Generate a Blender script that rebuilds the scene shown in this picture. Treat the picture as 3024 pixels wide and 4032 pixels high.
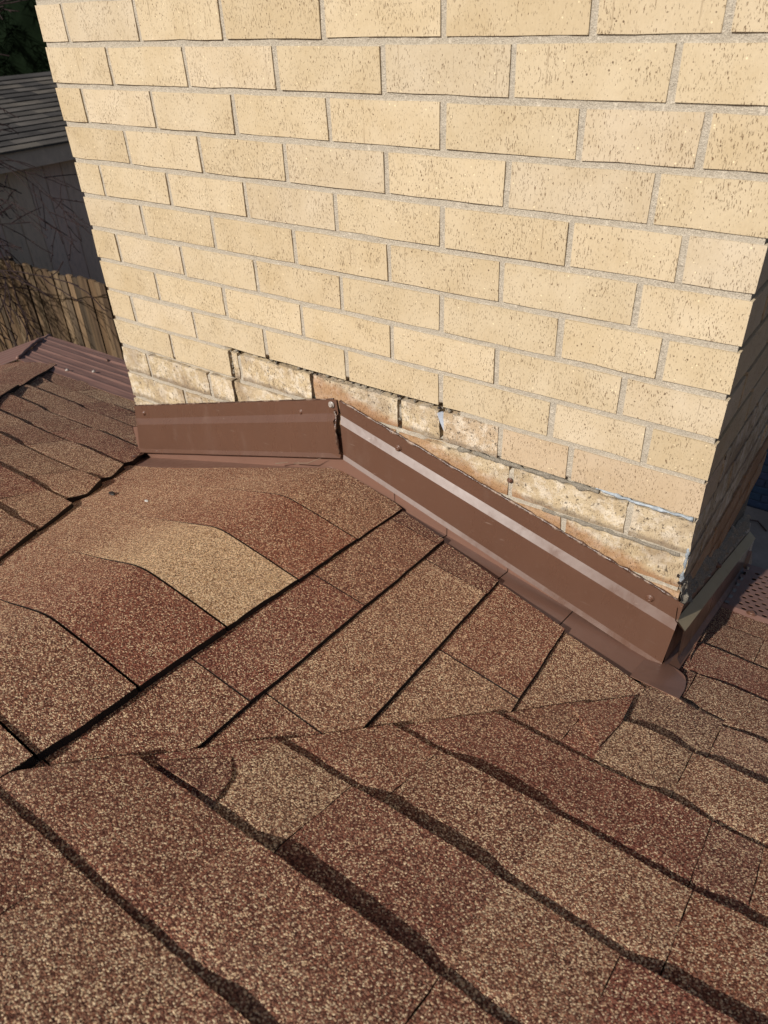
import bpy, bmesh, math, random
from mathutils import Vector, Matrix, noise

for o in list(bpy.data.objects):
    bpy.data.objects.remove(o, do_unlink=True)
S = bpy.context.scene
COL = S.collection
random.seed(7)
R = math.radians

# ------------------------------------------------------------------ camera
cam_d = bpy.data.cameras.new('camera'); cam = bpy.data.objects.new('camera', cam_d); COL.objects.link(cam)
S.camera = cam
cam_d.sensor_fit = 'HORIZONTAL'; cam_d.sensor_width = 36.0; cam_d.lens = 34.44
cam_d.clip_start = 0.02; cam_d.clip_end = 400
_fw = Vector((-.4939, .6544, -.5726)).normalized()
_rt = Vector((.8131, .5809, -.0374)); _rt = (_rt - _fw * _rt.dot(_fw)).normalized()
_up = _rt.cross(_fw)
CP = Vector((1.4984, -.9755, .0435))
cam.matrix_world = Matrix(((_rt.x, _up.x, -_fw.x, CP.x), (_rt.y, _up.y, -_fw.y, CP.y), (_rt.z, _up.z, -_fw.z, CP.z), (0, 0, 0, 1)))
cam_d.dof.use_dof = True; cam_d.dof.focus_distance = 1.30; cam_d.dof.aperture_fstop = 12.0

# ------------------------------------------------------------------ light
SUN_EL, SUN_AZ = 35.5, 6.5        # azimuth: degrees the sun stands to the left of straight behind the camera side (-y)
to_sun = Vector((-math.sin(R(SUN_AZ)) * math.cos(R(SUN_EL)), -math.cos(R(SUN_AZ)) * math.cos(R(SUN_EL)), math.sin(R(SUN_EL))))
W_ = bpy.data.worlds.new('World'); S.world = W_; W_.use_nodes = True
wn = W_.node_tree.nodes; wl = W_.node_tree.links
bg = wn['Background']; sky = wn.new('ShaderNodeTexSky'); sky.sky_type = 'NISHITA'; sky.sun_disc = False
sky.sun_elevation = R(SUN_EL)
sky.sun_rotation = math.atan2(to_sun.x, to_sun.y)
wl.new(sky.outputs['Color'], bg.inputs['Color']); bg.inputs['Strength'].default_value = 0.068; sky.dust_density = 2.5; sky.air_density = .8
sl_ = bpy.data.lights.new('sun', 'SUN'); sl_.energy = 4.9; sl_.angle = R(.53); sl_.color = (1.0, .965, .91)
sun = bpy.data.objects.new('sun', sl_); COL.objects.link(sun)
sun.rotation_euler = to_sun.to_track_quat('Z', 'Y').to_euler(); sun.location = (0, 0, 8)
S.view_settings.view_transform = 'Standard'; S.view_settings.look = 'None'
S.view_settings.exposure = 0.0; S.view_settings.gamma = 1.0; S.view_settings.use_curve_mapping = False

# ------------------------------------------------------------------ node helpers
class NT:
    def __init__(s, name):
        s.m = bpy.data.materials.new(name); s.m.use_nodes = True
        s.n = s.m.node_tree.nodes; s.l = s.m.node_tree.links; s.b = s.n['Principled BSDF']
    def put(s, sock, v):
        if hasattr(v, 'links'): s.l.new(v, sock)
        elif v is not None:
            if isinstance(v, (tuple, list)) and len(v) == 3 and sock.type == 'RGBA': v = (*v, 1)
            sock.default_value = v
    def pos(s): return s.n.new('ShaderNodeNewGeometry').outputs['Position']
    def info(s): return s.n.new('ShaderNodeObjectInfo').outputs
    def math(s, op, a, b=None, c=None, clamp=False):
        n = s.n.new('ShaderNodeMath'); n.operation = op; n.use_clamp = clamp
        s.put(n.inputs[0], a); s.put(n.inputs[1], b)
        if c is not None: s.put(n.inputs[2], c)
        return n.outputs[0]
    def vmul(s, v, k):
        n = s.n.new('ShaderNodeVectorMath'); n.operation = 'MULTIPLY'; s.put(n.inputs[0], v); n.inputs[1].default_value = k; return n.outputs[0]
    def vadd(s, v, k):
        n = s.n.new('ShaderNodeVectorMath'); n.operation = 'ADD'; s.put(n.inputs[0], v); s.put(n.inputs[1], k); return n.outputs[0]
    def sep(s, v):
        n = s.n.new('ShaderNodeSeparateXYZ'); s.put(n.inputs[0], v); return n.outputs
    def noise(s, v, sc, det=3, rough=.55):
        n = s.n.new('ShaderNodeTexNoise'); s.put(n.inputs['Vector'], v); n.inputs['Scale'].default_value = sc
        n.inputs['Detail'].default_value = det; n.inputs['Roughness'].default_value = rough; return n.outputs['Fac']
    def vor(s, v, sc):
        n = s.n.new('ShaderNodeTexVoronoi'); s.put(n.inputs['Vector'], v); n.inputs['Scale'].default_value = sc; return n.outputs
    def rng(s, v, a, b, c=0., d=1., smooth=False):
        n = s.n.new('ShaderNodeMapRange'); s.put(n.inputs[0], v)
        if smooth: n.interpolation_type = 'SMOOTHSTEP'
        for i, k in enumerate((a, b, c, d)): s.put(n.inputs[i + 1], k)
        return n.outputs[0]
    def mix(s, f, a, b, mode='MIX'):
        n = s.n.new('ShaderNodeMix'); n.data_type = 'RGBA'; n.blend_type = mode
        s.put(n.inputs[0], f); s.put(n.inputs[6], a); s.put(n.inputs[7], b); return n.outputs[2]
    def bump(s, h, st, dist, prev=None):
        n = s.n.new('ShaderNodeBump'); n.inputs['Strength'].default_value = st; n.inputs['Distance'].default_value = dist
        s.put(n.inputs['Height'], h)
        if prev is not None: s.l.new(prev, n.inputs['Normal'])
        return n.outputs[0]
    def fin(s, col=None, rough=.8, normal=None, metal=0., spec=None):
        if col is not None: s.put(s.b.inputs['Base Color'], col)
        s.put(s.b.inputs['Roughness'], rough); s.b.inputs['Metallic'].default_value = metal
        if spec is not None: s.b.inputs['Specular IOR Level'].default_value = spec
        if normal is not None: s.l.new(normal, s.b.inputs['Normal'])
        return s.m

def mat_shingle():
    t = NT('shingle_granules'); p = t.pos(); inf = t.info()
    v = t.vor(p, 760.); sp = t.n.new('ShaderNodeSeparateColor'); t.l.new(v['Color'], sp.inputs[0])
    n1 = t.noise(p, 7., 4, .6)
    at = t.n.new('ShaderNodeAttribute'); at.attribute_name = 'fade'; fade = at.outputs['Fac']
    alpha = t.math('ADD', t.math('MULTIPLY', inf['Alpha'], t.math('SUBTRACT', 1., fade)), t.math('MULTIPLY', fade, .46))
    ocol = t.mix(1., t.mix(fade, inf['Color'], (.235, .108, .066)), (1.50, 1.28, 1.16), 'MULTIPLY')
    pf = t.math('ADD', alpha, t.math('MULTIPLY', t.math('SUBTRACT', n1, .5), .55))
    # three kinds of granule: cream, brown, dark
    pc = t.math('MULTIPLY', pf, .47)
    m1 = t.rng(t.math('SUBTRACT', sp.outputs[0], pc), -.03, .03, 1., 0.)
    m2 = t.rng(t.math('SUBTRACT', sp.outputs[0], t.math('ADD', pc, .36)), -.05, .05, 1., 0.)
    cream = t.mix(sp.outputs[1], (.98, .75, .48), (.66, .43, .24))
    mid = t.mix(sp.outputs[2], t.mix(1., ocol, (1.25, 1.2, 1.15), 'MULTIPLY'), (.30, .165, .105))
    dark = t.mix(sp.outputs[2], t.mix(1., ocol, (.55, .48, .48), 'MULTIPLY'), t.mix(1., ocol, (.20, .17, .18), 'MULTIPLY'))
    c = t.mix(m1, t.mix(m2, dark, mid), cream)
    d = t.rng(t.noise(p, 3.6, 4, .65), .55, .75, 0., .20)      # dusty, scuffed patches
    c = t.mix(d, c, (.30, .20, .14))
    hgt = t.math('ADD', t.math('SUBTRACT', 1., v['Distance']), t.math('MULTIPLY', sp.outputs[1], .6))
    return t.fin(c, .93, t.bump(hgt, .8, .0020), spec=.25)

def mat_brick(name, worn):
    t = NT(name); p = t.pos(); inf = t.info()
    off = t.math('MULTIPLY', inf['Random'], 37.)
    cb = t.n.new('ShaderNodeCombineXYZ'); t.put(cb.inputs[0], off); t.put(cb.inputs[1], off); t.put(cb.inputs[2], off)
    q = t.vadd(p, cb.outputs[0])
    big = t.noise(q, 14., 4, .6)
    c = t.mix(t.rng(big, .3, .7), inf['Color'], t.mix(1., inf['Color'], (.86, .82, .74), 'MULTIPLY'))
    fine = t.noise(t.vmul(q, (1, 1, .35)), 420., 2)
    c = t.mix(t.rng(fine, .3, .75, 0., .35), c, t.mix(1., inf['Color'], (1.12, 1.12, 1.10), 'MULTIPLY'))
    dens = t.rng(t.noise(q, 22., 3), .35, .7, 0., .075)
    pit = t.noise(t.vmul(q, (1., 1., .18)), 1050., 1, .5)
    th = t.math('SUBTRACT', .695, dens)
    pm = t.rng(t.math('SUBTRACT', pit, th), 0., .035)
    # long drag lines of the wire cut
    dr = t.noise(t.vmul(q, (1., 1., .035)), 190., 2, .5)
    dm = t.math('MULTIPLY', t.rng(dr, .66, .74), t.rng(t.noise(q, 30., 2), .45, .6))
    pm = t.math('MAXIMUM', pm, t.math('MULTIPLY', dm, .45))
    c = t.mix(t.math('MULTIPLY', pm, .85), c, (.16, .088, .042))
    v = t.vor(q, 210.); sp = t.n.new('ShaderNodeSeparateColor'); t.l.new(v['Color'], sp.inputs[0])
    spk = t.math('MULTIPLY', t.math('GREATER_THAN', sp.outputs[0], .965), t.math('LESS_THAN', v['Distance'], .24))
    c = t.mix(t.math('MULTIPLY', spk, .75), c, (.80, .66, .42))
    spd = t.math('MULTIPLY', t.math('LESS_THAN', sp.outputs[1], .022), t.math('LESS_THAN', v['Distance'], .26))
    c = t.mix(t.math('MULTIPLY', spd, .8), c, (.10, .06, .035))
    hgt = t.math('SUBTRACT', t.math('MULTIPLY', fine, .35), pm)
    if worn:
        x, y, z = t.sep(p)
        crust = t.rng(t.noise(p, 38., 6, .72), .48, .58)
        c = t.mix(t.math('MULTIPLY', crust, .62), c, (.70, .62, .50))
        stain = t.rng(t.noise(p, 11., 4, .6), .46, .66)
        c = t.mix(t.math('MULTIPLY', stain, .62), c, (.24, .165, .10))
        blk = t.rng(t.noise(p, 110., 5, .75), .56, .62)
        blk = t.math('MULTIPLY', blk, t.rng(t.noise(p, 17., 3), .40, .52))
        c = t.mix(t.math('MULTIPLY', blk, .85), c, (.055, .042, .03))
        fz = t.math('FRACT', t.math('DIVIDE', z, -H))
        ed = t.math('MULTIPLY', t.math('ABSOLUTE', t.math('SUBTRACT', fz, .5)), 2.)
        gr = t.rng(t.math('ADD', ed, t.math('MULTIPLY', t.noise(p, 34., 5, .7), .9)), 1.12, 1.30)
        c = t.mix(t.math('MULTIPLY', gr, .62), c, (.16, .12, .085))
        # rust stain along the old sealant line on the chimney face
        lineR = t.math('SUBTRACT', -.583, t.math('MULTIPLY', t.math('SUBTRACT', x, .66), .2655))
        dd = t.math('SUBTRACT', z, lineR)
        wob = t.math('MULTIPLY', t.noise(p, 26., 5, .7), .048)
        rust = t.rng(t.math('SUBTRACT', dd, wob), -.006, .010, 1., 0.)
        rust = t.math('MULTIPLY', rust, t.math('GREATER_THAN', x, .60))
        c = t.mix(t.math('MULTIPLY', rust, .62), c, (.30, .135, .05))
        hgt = t.math('ADD', hgt, t.math('MULTIPLY', t.noise(p, 60., 5, .7), 1.2))
    nb = t.bump(hgt, .8, .0016 if not worn else .003)
    return t.fin(c, .9, nb, spec=.2)

def mat_mortar(name, base, dark):
    t = NT(name); p = t.pos()
    n = t.noise(p, 700., 2, .6); n2 = t.noise(p, 20., 5, .65); n3 = t.noise(p, 120., 3, .6)
    c = t.mix(t.rng(n, .32, .68), dark, base)
    c = t.mix(t.rng(n2, .35, .7, 0., .5), c, tuple(k * .66 for k in base))
    c = t.mix(t.rng(n3, .62, .72, 0., .5), c, (.70, .62, .50))
    nb = t.bump(t.math('ADD', n, t.math('MULTIPLY', n3, 2.)), .8, .0016)
    return t.fin(c, .95, nb, spec=.15)

def mat_metal(name, col, rough=.38, dirt=.35):
    t = NT(name); p = t.pos()
    n = t.noise(p, 5., 5, .6); n2 = t.noise(p, 90., 4, .65); n3 = t.noise(t.vmul(p, (1, 1, .3)), 30., 4, .6)
    c = t.mix(t.rng(n, .35, .7, 0., .30), col, tuple(k * .72 for k in col))
    c = t.mix(t.rng(n2, .60, .78, 0., dirt * .6), c, (.24, .17, .13))
    c = t.mix(t.rng(n3, .60, .8, 0., dirt), c, (.20, .135, .10))
    r = t.rng(n3, .3, .8, rough - .06, rough + .20)
    sc = t.noise(t.vmul(p, (.12, 1, 1)), 240., 2, .5)
    c = t.mix(t.math('MULTIPLY', t.rng(sc, .70, .76), t.rng(n, .45, .6, 0., .5)), c, (.33, .25, .20))
    nb = t.bump(t.math('ADD', t.noise(p, 7., 2), t.math('MULTIPLY', t.noise(p, 24., 2), .35)), .09, .010)
    return t.fin(c, r, nb, spec=.5)

def mat_flat(name, col, rough=.85, var=.35, sc=8., bump=.2, spec=.25, stretch=(1, 1, 1), sc2=60., bd=.006):
    t = NT(name); p = t.vmul(t.pos(), stretch)
    n = t.noise(p, sc, 5, .62); n2 = t.noise(p, sc2, 3)
    c = t.mix(t.rng(n, .3, .7), tuple(k * (1 - var) for k in col), tuple(k * (1 + var * .5) for k in col))
    c = t.mix(t.rng(n2, .4, .75, 0., var), c, tuple(k * .55 for k in col))
    return t.fin(c, rough, t.bump(t.math('ADD', n, n2), bump, bd), spec=spec)

def mat_objcol(name, rough=.85, var=.4, stretch=(1, 1, 1), sc=12., sc2=90., bump=.4, bd=.004):
    t = NT(name); p = t.vmul(t.pos(), stretch); inf = t.info()
    off = t.math('MULTIPLY', inf['Random'], 31.)
    cb = t.n.new('ShaderNodeCombineXYZ'); t.put(cb.inputs[0], off); t.put(cb.inputs[1], off); t.put(cb.inputs[2], off)
    q = t.vadd(p, cb.outputs[0])
    n = t.noise(q, sc, 5, .65); n2 = t.noise(q, sc2, 3)
    c = t.mix(t.rng(n, .32, .68, 0., 1.), t.mix(1., inf['Color'], (1 - var,) * 3, 'MULTIPLY'), t.mix(1., inf['Color'], (1 + var * .6,) * 3, 'MULTIPLY'))
    c = t.mix(t.rng(n2, .5, .7, 0., .4), c, t.mix(1., inf['Color'], (.4, .4, .4), 'MULTIPLY'))
    return t.fin(c, rough, t.bump(t.math('ADD', n, n2), bump, bd), spec=.2)

H = .0671                        # brick course
M = {}
M['shingle'] = mat_shingle()
M['brick'] = mat_brick('tan_wire_cut_brick', False)
M['brick_worn'] = mat_brick('tan_brick_worn', True)
M['mortar'] = mat_mortar('grey_sand_mortar', (.55, .485, .385), (.29, .25, .195))
M['mortar_side'] = mat_mortar('shaded_side_mortar', (.20, .175, .14), (.08, .07, .055))  # recess shade of the side joints is put into this darker colour
M['mortar_dark'] = mat_mortar('old_crumbling_mortar', (.33, .29, .23), (.10, .085, .065))
M['brown'] = mat_metal('brown_painted_metal', (.112, .056, .036), .29, .2)
M['brown_base'] = mat_metal('brown_base_metal', (.185, .098, .069), .34, .2)
M['guard'] = mat_metal('gutter_guard_paint', (.190, .100, .076), .60, .35)
M['screw'] = mat_metal('brown_screw_paint', (.12, .056, .034), .35)
M['zinc'] = mat_flat('grey_zinc', (.42, .46, .52), .35, .25, 30., .1, .5)
M['zinc_screw'] = mat_flat('bare_screw', (.35, .30, .26), .3, .3, 60., .1, .6)
M['black'] = mat_flat('asphalt_edge', (.026, .018, .015), .9)
M['tar'] = mat_flat('dark_tar', (.03, .022, .018), .5, .3, 80.)
M['pale_seal'] = mat_flat('pale_old_caulk', (.36, .40, .43), .55, .55, 60., .5, .4, sc2=160.)
def mat_seal():
    t = NT('glossy_brown_sealant'); p = t.pos()
    n = t.noise(p, 60., 5, .7)
    c = t.mix(t.rng(n, .5, .62), (.07, .036, .024), (.26, .18, .13))  # paler patches are small highlights put into the sealant colour
    return t.fin(c, t.rng(n, .4, .7, .25, .55), t.bump(t.noise(p, 180., 4), .5, .003), spec=.6)
M['seal'] = mat_seal()
M['wood'] = mat_objcol('weathered_fence_wood', .9, .55, (1, 1, .07), 22., 160.)
M['panel'] = mat_objcol('painted_shed_siding', .8, .12, (1, 1, .2), 6., 60., .15)
M['shed_shingle'] = mat_objcol('shed_shingles', .95, .45, (1, .45, 1), 5., 40., .5)
M['fascia'] = mat_flat('shed_fascia_paint', (.60, .47, .36), .7, .2)
M['blue'] = mat_objcol('blue_painted_brick', .6, .25, (1, 1, 1), 14., 120., .4)
M['blue_mortar'] = mat_flat('blue_painted_mortar', (.030, .048, .085), .7, .2)
M['concrete'] = mat_flat('patio_concrete', (.20, .19, .18), .9, .3, 3., .3, .2, sc2=30.)
M['soil'] = mat_flat('winter_grass_soil', (.13, .11, .065), .95, .5, 4., .6, .1, sc2=40., bd=.03)
M['bark'] = mat_flat('dark_twig_bark', (.03, .016, .015), .85, .4, 30., .4)
M['red_bark'] = mat_flat('reddish_branch_bark', (.10, .04, .035), .7, .4, 30., .4)
M['needle'] = mat_flat('conifer_needles', (.007, .012, .006), .9, .6, 3., .1, .01, sc2=20.)
M['house'] = mat_flat('house_wall_brick', (.40, .30, .17), .9, .25)
M['twig'] = mat_flat('dry_twig', (.22, .16, .11), .9, .3, 60.)
M['chip'] = mat_flat('pale_stone_chip', (.45, .42, .38), .8, .3, 90.)
M['soffit'] = mat_flat('soffit_paint', (.10, .06, .05), .6, .2)

# ------------------------------------------------------------------ object helpers
def link(name, me, mat=None, parent=None, color=None):
    o = bpy.data.objects.new(name, me); COL.objects.link(o)
    if mat is not None and me is not None and not me.materials: me.materials.append(M[mat])
    if parent is not None: o.parent = parent
    if color is not None: o.color = color
    return o
def mesh(name, v, f, mat=None, parent=None, color=None, smooth=False):
    me = bpy.data.meshes.new(name); me.from_pydata([tuple(p) for p in v], [], f); me.update()
    if smooth:
        for p in me.polygons: p.use_smooth = True
    return link(name, me, mat, parent, color)
def frombm(name, bm, mat=None, parent=None, color=None, smooth=False):
    me = bpy.data.meshes.new(name); bm.to_mesh(me); bm.free()
    if smooth:
        for p in me.polygons: p.use_smooth = True
    return link(name, me, mat, parent, color)
def empty(name, loc=(0, 0, 0)):
    o = bpy.data.objects.new(name, None); COL.objects.link(o); o.location = (0, 0, 0); return o
def tag(o, label=None, cat=None, group=None, kind=None):
    for k, v in (('label', label), ('category', cat), ('group', group), ('kind', kind)):
        if v: o[k] = v
    return o
def boxv(x0, x1, y0, y1, z0, z1):
    v = [(x0, y0, z0), (x1, y0, z0), (x1, y1, z0), (x0, y1, z0), (x0, y0, z1), (x1, y0, z1), (x1, y1, z1), (x0, y1, z1)]
    f = [(0, 3, 2, 1), (4, 5, 6, 7), (0, 1, 5, 4), (1, 2, 6, 5), (2, 3, 7, 6), (3, 0, 4, 7)]
    return v, f
def box(name, a, mat, parent=None, color=None, bev=0):
    v, f = boxv(*a)
    if not bev: return mesh(name, v, f, mat, parent, color)
    bm = bmesh.new(); vs = [bm.verts.new(p) for p in v]; [bm.faces.new([vs[i] for i in q]) for q in f]
    bmesh.ops.bevel(bm, geom=list(bm.edges), offset=bev, segments=1, affect='EDGES')
    return frombm(name, bm, mat, parent, color)
def nz(x, y, z=0.): return noise.noise(Vector((x, y, z)))
def tube(v, f, pts, rads, n=6):
    b0 = len(v); prev = None
    for i, p in enumerate(pts):
        p = Vector(p); d = (Vector(pts[min(i + 1, len(pts) - 1)]) - Vector(pts[max(i - 1, 0)]))
        if d.length < 1e-9: d = Vector((0, 0, 1))
        d.normalize(); a = d.orthogonal().normalized() if prev is None else (prev - d * prev.dot(d)).normalized()
        prev = a; b = d.cross(a)
        for k in range(n):
            t = 2 * math.pi * k / n; v.append(tuple(p + (a * math.cos(t) + b * math.sin(t)) * rads[i]))
    for i in range(len(pts) - 1):
        for k in range(n):
            k2 = (k + 1) % n; f.append((b0 + i * n + k, b0 + i * n + k2, b0 + (i + 1) * n + k2, b0 + (i + 1) * n + k))
    f.append(tuple(b0 + k for k in reversed(range(n)))); e = b0 + (len(pts) - 1) * n; f.append(tuple(e + k for k in range(n)))

# ------------------------------------------------------------------ dimensions (metres)
CW, CD = 1.3425, .655            # chimney width and depth
H = .0671                        # brick course
SLOPE, Z0 = .375, -.915          # main roof plane z = Z0 - SLOPE*y
GZ = -3.5                        # ground
CS = math.sqrt(1 + SLOPE ** 2)
def zm(y): return Z0 - SLOPE * y
def zR(x, y): return -.858 - (.2243 * (x - 1.342) + .2283 * (y + .152))
def zL(x, y): return -.84956 - (-.2699 * (x - .109) + .182 * (y + .1745))
KS = 210.
def zc(x, y):                    # cricket surface: two planes rolled smoothly over the ridge
    a, b = zR(x, y), zL(x, y); m = min(a, b)
    return m - math.log(math.exp(-KS * (a - m)) + math.exp(-KS * (b - m))) / KS - .004
def ridge_x(y): return .6455 - .0938 * y
def valR(y): return 1.4414 + .654 * y
def valL(y): return -.0158 - .715 * y
def hip_x(y): return -.86 - y

# ------------------------------------------------------------------ ground and far setting
g = mesh('ground', [(-120, -60, GZ), (120, -60, GZ), (120, 160, GZ), (-120, 160, GZ)], [(0, 1, 2, 3)], 'soil'); tag(g, kind='structure')
pt = box('patio', (-1.2, 7, .7, 4.71, GZ - .1, GZ + .03), 'concrete'); tag(pt, kind='structure')

# ------------------------------------------------------------------ house under the roof
roof = empty('house_roof'); tag(roof, 'brown shingled roof of blended tan and maroon granules around the chimney', 'roof')
def deck(name, pts, th=.03):
    v = [tuple(p) for p in pts] + [(p[0], p[1], p[2] - th) for p in pts]; n = len(pts)
    f = [tuple(range(n)), tuple(reversed(range(n, 2 * n)))] + [(i, n + i, n + (i + 1) % n, (i + 1) % n) for i in range(n)]
    return mesh(name, v, f, 'shingle', roof, (.10, .045, .03, .42))
EAVE = .40
yr = -4.2
dz = -.012
deck('roof_deck', [(0, EAVE, zm(EAVE) + dz), (hip_x(EAVE), EAVE, zm(EAVE) + dz), (hip_x(yr), yr, zm(yr) + dz), (6.5, yr, zm(yr) + dz), (6.5, EAVE, zm(EAVE) + dz), (CW, EAVE, zm(EAVE) + dz), (CW, -.02, zm(-.02) + dz), (0, -.02, zm(-.02) + dz)])
xl = hip_x(EAVE)
deck('roof_deck', [(xl, EAVE, zm(EAVE) + dz), (xl, -8.8, zm(EAVE) + dz), (hip_x(yr), yr, zm(yr) + dz)])
deck('roof_deck', [(6.5, yr, zm(yr) + dz), (hip_x(yr), yr, zm(yr) + dz), (xl, -8.8, zm(EAVE) + dz), (6.5, -8.8, zm(EAVE) + dz)])
hw = empty('house'); tag(hw, 'tan brick house wall below the brown roof eave', 'house')
box('wall', (xl + .35, 6.3, -8.5, .18, GZ, zm(EAVE) - .06), 'house', hw)
box('soffit', (xl + .02, 6.5, .18, EAVE - .01, zm(EAVE) - .075, zm(EAVE) - .055), 'soffit', hw)

# ------------------------------------------------------------------ shingle colours: (dark granule rgb, share of tan granules)
C_TAN = (.185, .092, .058, .45); C_OLI = (.175, .098, .062, .54); C_BRN = (.180, .080, .052, .35)
C_MAR = (.190, .070, .048, .27); C_DRK = (.150, .064, .046, .28); C_YEL = (.190, .105, .055, .84)
C_ORG = (.200, .084, .050, .36); C_GRY = (.170, .094, .068, .42)
def vary(c, a=.12):
    k = 1 + random.uniform(-a, a); return (c[0] * k, c[1] * k, c[2] * k, min(.95, max(.05, c[3] + random.uniform(-.05, .05))))

def sheet(name, P, n, m, mat, parent, color, depth, clips=(), smooth=True, fade=None):
    """top grid P(u,v) (u along the course, v up from 0 = upper to 1 = lower edge), cut by vertical clip planes, given a skirt."""
    bm = bmesh.new(); g = [[bm.verts.new(P(i / n, j / m)) for j in range(m + 1)] for i in range(n + 1)]
    for i in range(n):
        for j in range(m): bm.faces.new((g[i][j], g[i][j + 1], g[i + 1][j + 1], g[i + 1][j]))
    for co, no in clips:
        bmesh.ops.bisect_plane(bm, geom=bm.verts[:] + bm.edges[:] + bm.faces[:], dist=1e-6, plane_co=co, plane_no=no, clear_outer=True)
    if not bm.faces: bm.free(); return None
    bmesh.ops.recalc_face_normals(bm, faces=bm.faces[:])
    if sum(fc.normal.z for fc in bm.faces) < 0: bmesh.ops.reverse_faces(bm, faces=bm.faces[:])
    top = set(bm.faces)
    r = bmesh.ops.extrude_face_region(bm, geom=bm.faces[:])
    newv = [e for e in r['geom'] if isinstance(e, bmesh.types.BMVert)]
    newf = set(e for e in r['geom'] if isinstance(e, bmesh.types.BMFace))
    # extruded copy becomes the top, the original stays as the bottom
    for vv in bm.verts:
        if vv not in newv: vv.co.z -= depth
    for fc in bm.faces: fc.smooth = fc in newf
    for fc in bm.faces:
        if fc not in newf and fc not in top: fc.material_index = 1
    for e in bm.edges:
        if len(e.link_faces) == 2 and (e.link_faces[0] in newf) != (e.link_faces[1] in newf): e.smooth = False
    me = bpy.data.meshes.new(name)
    bmesh.ops.recalc_face_normals(bm, faces=bm.faces[:])
    bm.to_mesh(me); bm.free()
    me.materials.append(M[mat]); me.materials.append(M['black'])
    if fade is not None:
        at = me.attributes.new('fade', 'FLOAT', 'POINT')
        for i_, vv in enumerate(me.vertices): at.data[i_].value = fade(vv.co)
    return link(name, me, None, parent, color)

def main_tab(x0, x1, s0, s1, T, color, clips, seed, lift=0., skew=0., g0=.0005, g1=.0005, wob=1.):
    """one tab of a laminated shingle on the main roof: lower edge at slope distance s1"""
    x0 += g0; x1 -= g1; up = s0 - .022
    n = max(3, int((x1 - x0) / .009)); m = 8
    ph = random.uniform(0, 90)
    def P(u, v):
        s = up + (s1 - up) * v; x = x0 + (x1 - x0) * u
        w = max(0., (s - s0) / (s1 - s0))
        rp = min(1., (x - x0 + .004) / .045, (x1 - x + .004) / .045); rp = rp * rp * (3 - 2 * rp)
        Te = FL * .9 + (T - FL * .9) * rp if T > FL else T
        h = Te * w * (1 + .28 * wob * nz(x * 6.5, 4.4, s1)) - (.006 if s < s0 else 0) + lift
        h += (.0036 * nz(x * 5.5, s * 7, seed) * w + .0016 * nz(x * 17, s * 17, seed + 3)) * (.4 + .6 * wob)
        if v > .99: s += (.0022 * nz(x * 9, seed) + .0022 * nz(x * 85, seed + 9)) * wob + skew * (u - .5)
        if u < .001 or u > .999: x += .0016 * nz(s * 55, seed, ph)
        y = s / CS
        return (x, y, zm(y) + h)
    return sheet('shingle', P, n, m, 'shingle', roof, vary(color), .016, clips)

vd = Vector((1, -.654, 0)).normalized()       # right valley plane normal (points to the main roof side)
clipVR = ((1.4414, 0, 0), -vd)
vl = Vector((-1, -.715, 0)).normalized()
clipVL = ((-.0158, 0, 0), -vl)
clipHip = ((-.86 + .03, 0, 0), Vector((-1, -1, 0)).normalized())
clipCR = ((CW + .012, 0, 0), Vector((-1, 0, 0)))
clipCL = ((-.012, 0, 0), Vector((1, 0, 0)))
RA, FL = .0108, .0058   # raised and flat tab heights
SR = [-1.32, -1.185, -1.052, -.918, -.785, -.651, -.518, -.384, -.250, -.133, .010, .140, .288, .415]
right_rows = {
 1: [(.55, .90, C_BRN, 0), (.90, 1.12, C_TAN, 1), (1.12, 1.45, C_MAR, 0), (1.45, 1.75, C_BRN, 1)],
 2: [(.60, .95, C_TAN, 1), (.95, 1.17, C_BRN, 0), (1.17, 1.40, C_MAR, 1), (1.40, 1.75, C_TAN, 0)],
 3: [(.70, 1.045, C_BRN, 0), (1.045, 1.20, C_TAN, 0, 's'), (1.20, 1.43, C_BRN, 1), (1.43, 1.75, C_MAR, 0)],
 4: [(.75, 1.13, C_BRN, 0, 's'), (1.13, 1.353, (.185, .084, .055, .38), 1), (1.353, 1.56, C_BRN, 0), (1.56, 1.8, C_MAR, 1)],
 5: [(.85, 1.052, C_MAR, 0, 's'), (1.052, 1.159, C_OLI, 0), (1.159, 1.348, (.180, .076, .052, .32), 1, 's'), (1.348, 1.467, C_TAN, 0), (1.467, 1.63, C_MAR, 1), (1.63, 1.85, C_TAN, 0)],
 6: [(.95, 1.196, C_BRN, 0), (1.196, 1.356, C_BRN, 1, 's'), (1.356, 1.503, C_TAN, 0), (1.503, 1.70, C_ORG, 1), (1.70, 1.9, C_BRN, 0)],
 7: [(1.05, 1.21, C_MAR, 0, 's'), (1.21, 1.40, (.190, .072, .050, .28), 0, 's'), (1.40, 1.498, C_MAR, 1), (1.498, 1.555, C_DRK, 0), (1.555, 1.72, C_ORG, 1), (1.72, 1.9, C_TAN, 0)],
 8: [(1.15, 1.30, C_BRN, 0), (1.30, 1.346, C_MAR, 0, 's'), (1.346, 1.447, C_OLI, 1), (1.447, 1.66, C_TAN, 1), (1.66, 1.9, C_BRN, 0)],
 9: [(1.20, 1.465, C_GRY, 2), (1.465, 1.66, C_GRY, 1), (1.66, 1.9, C_MAR, 0)],
 10: [(1.30, 1.400, C_DRK, 0), (1.400, 1.60, C_TAN, 1), (1.60, 1.9, C_BRN, 0)],
 11: [(1.34, 1.56, C_MAR, 1), (1.56, 1.9, C_TAN, 0)],
 12: [(1.34, 1.47, C_BRN, 0), (1.47, 1.68, C_BRN, 1), (1.68, 1.9, C_MAR, 0)],
 13: [(1.34, 1.60, C_BRN, 1), (1.60, 1.9, C_TAN, 0)],
}
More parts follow.
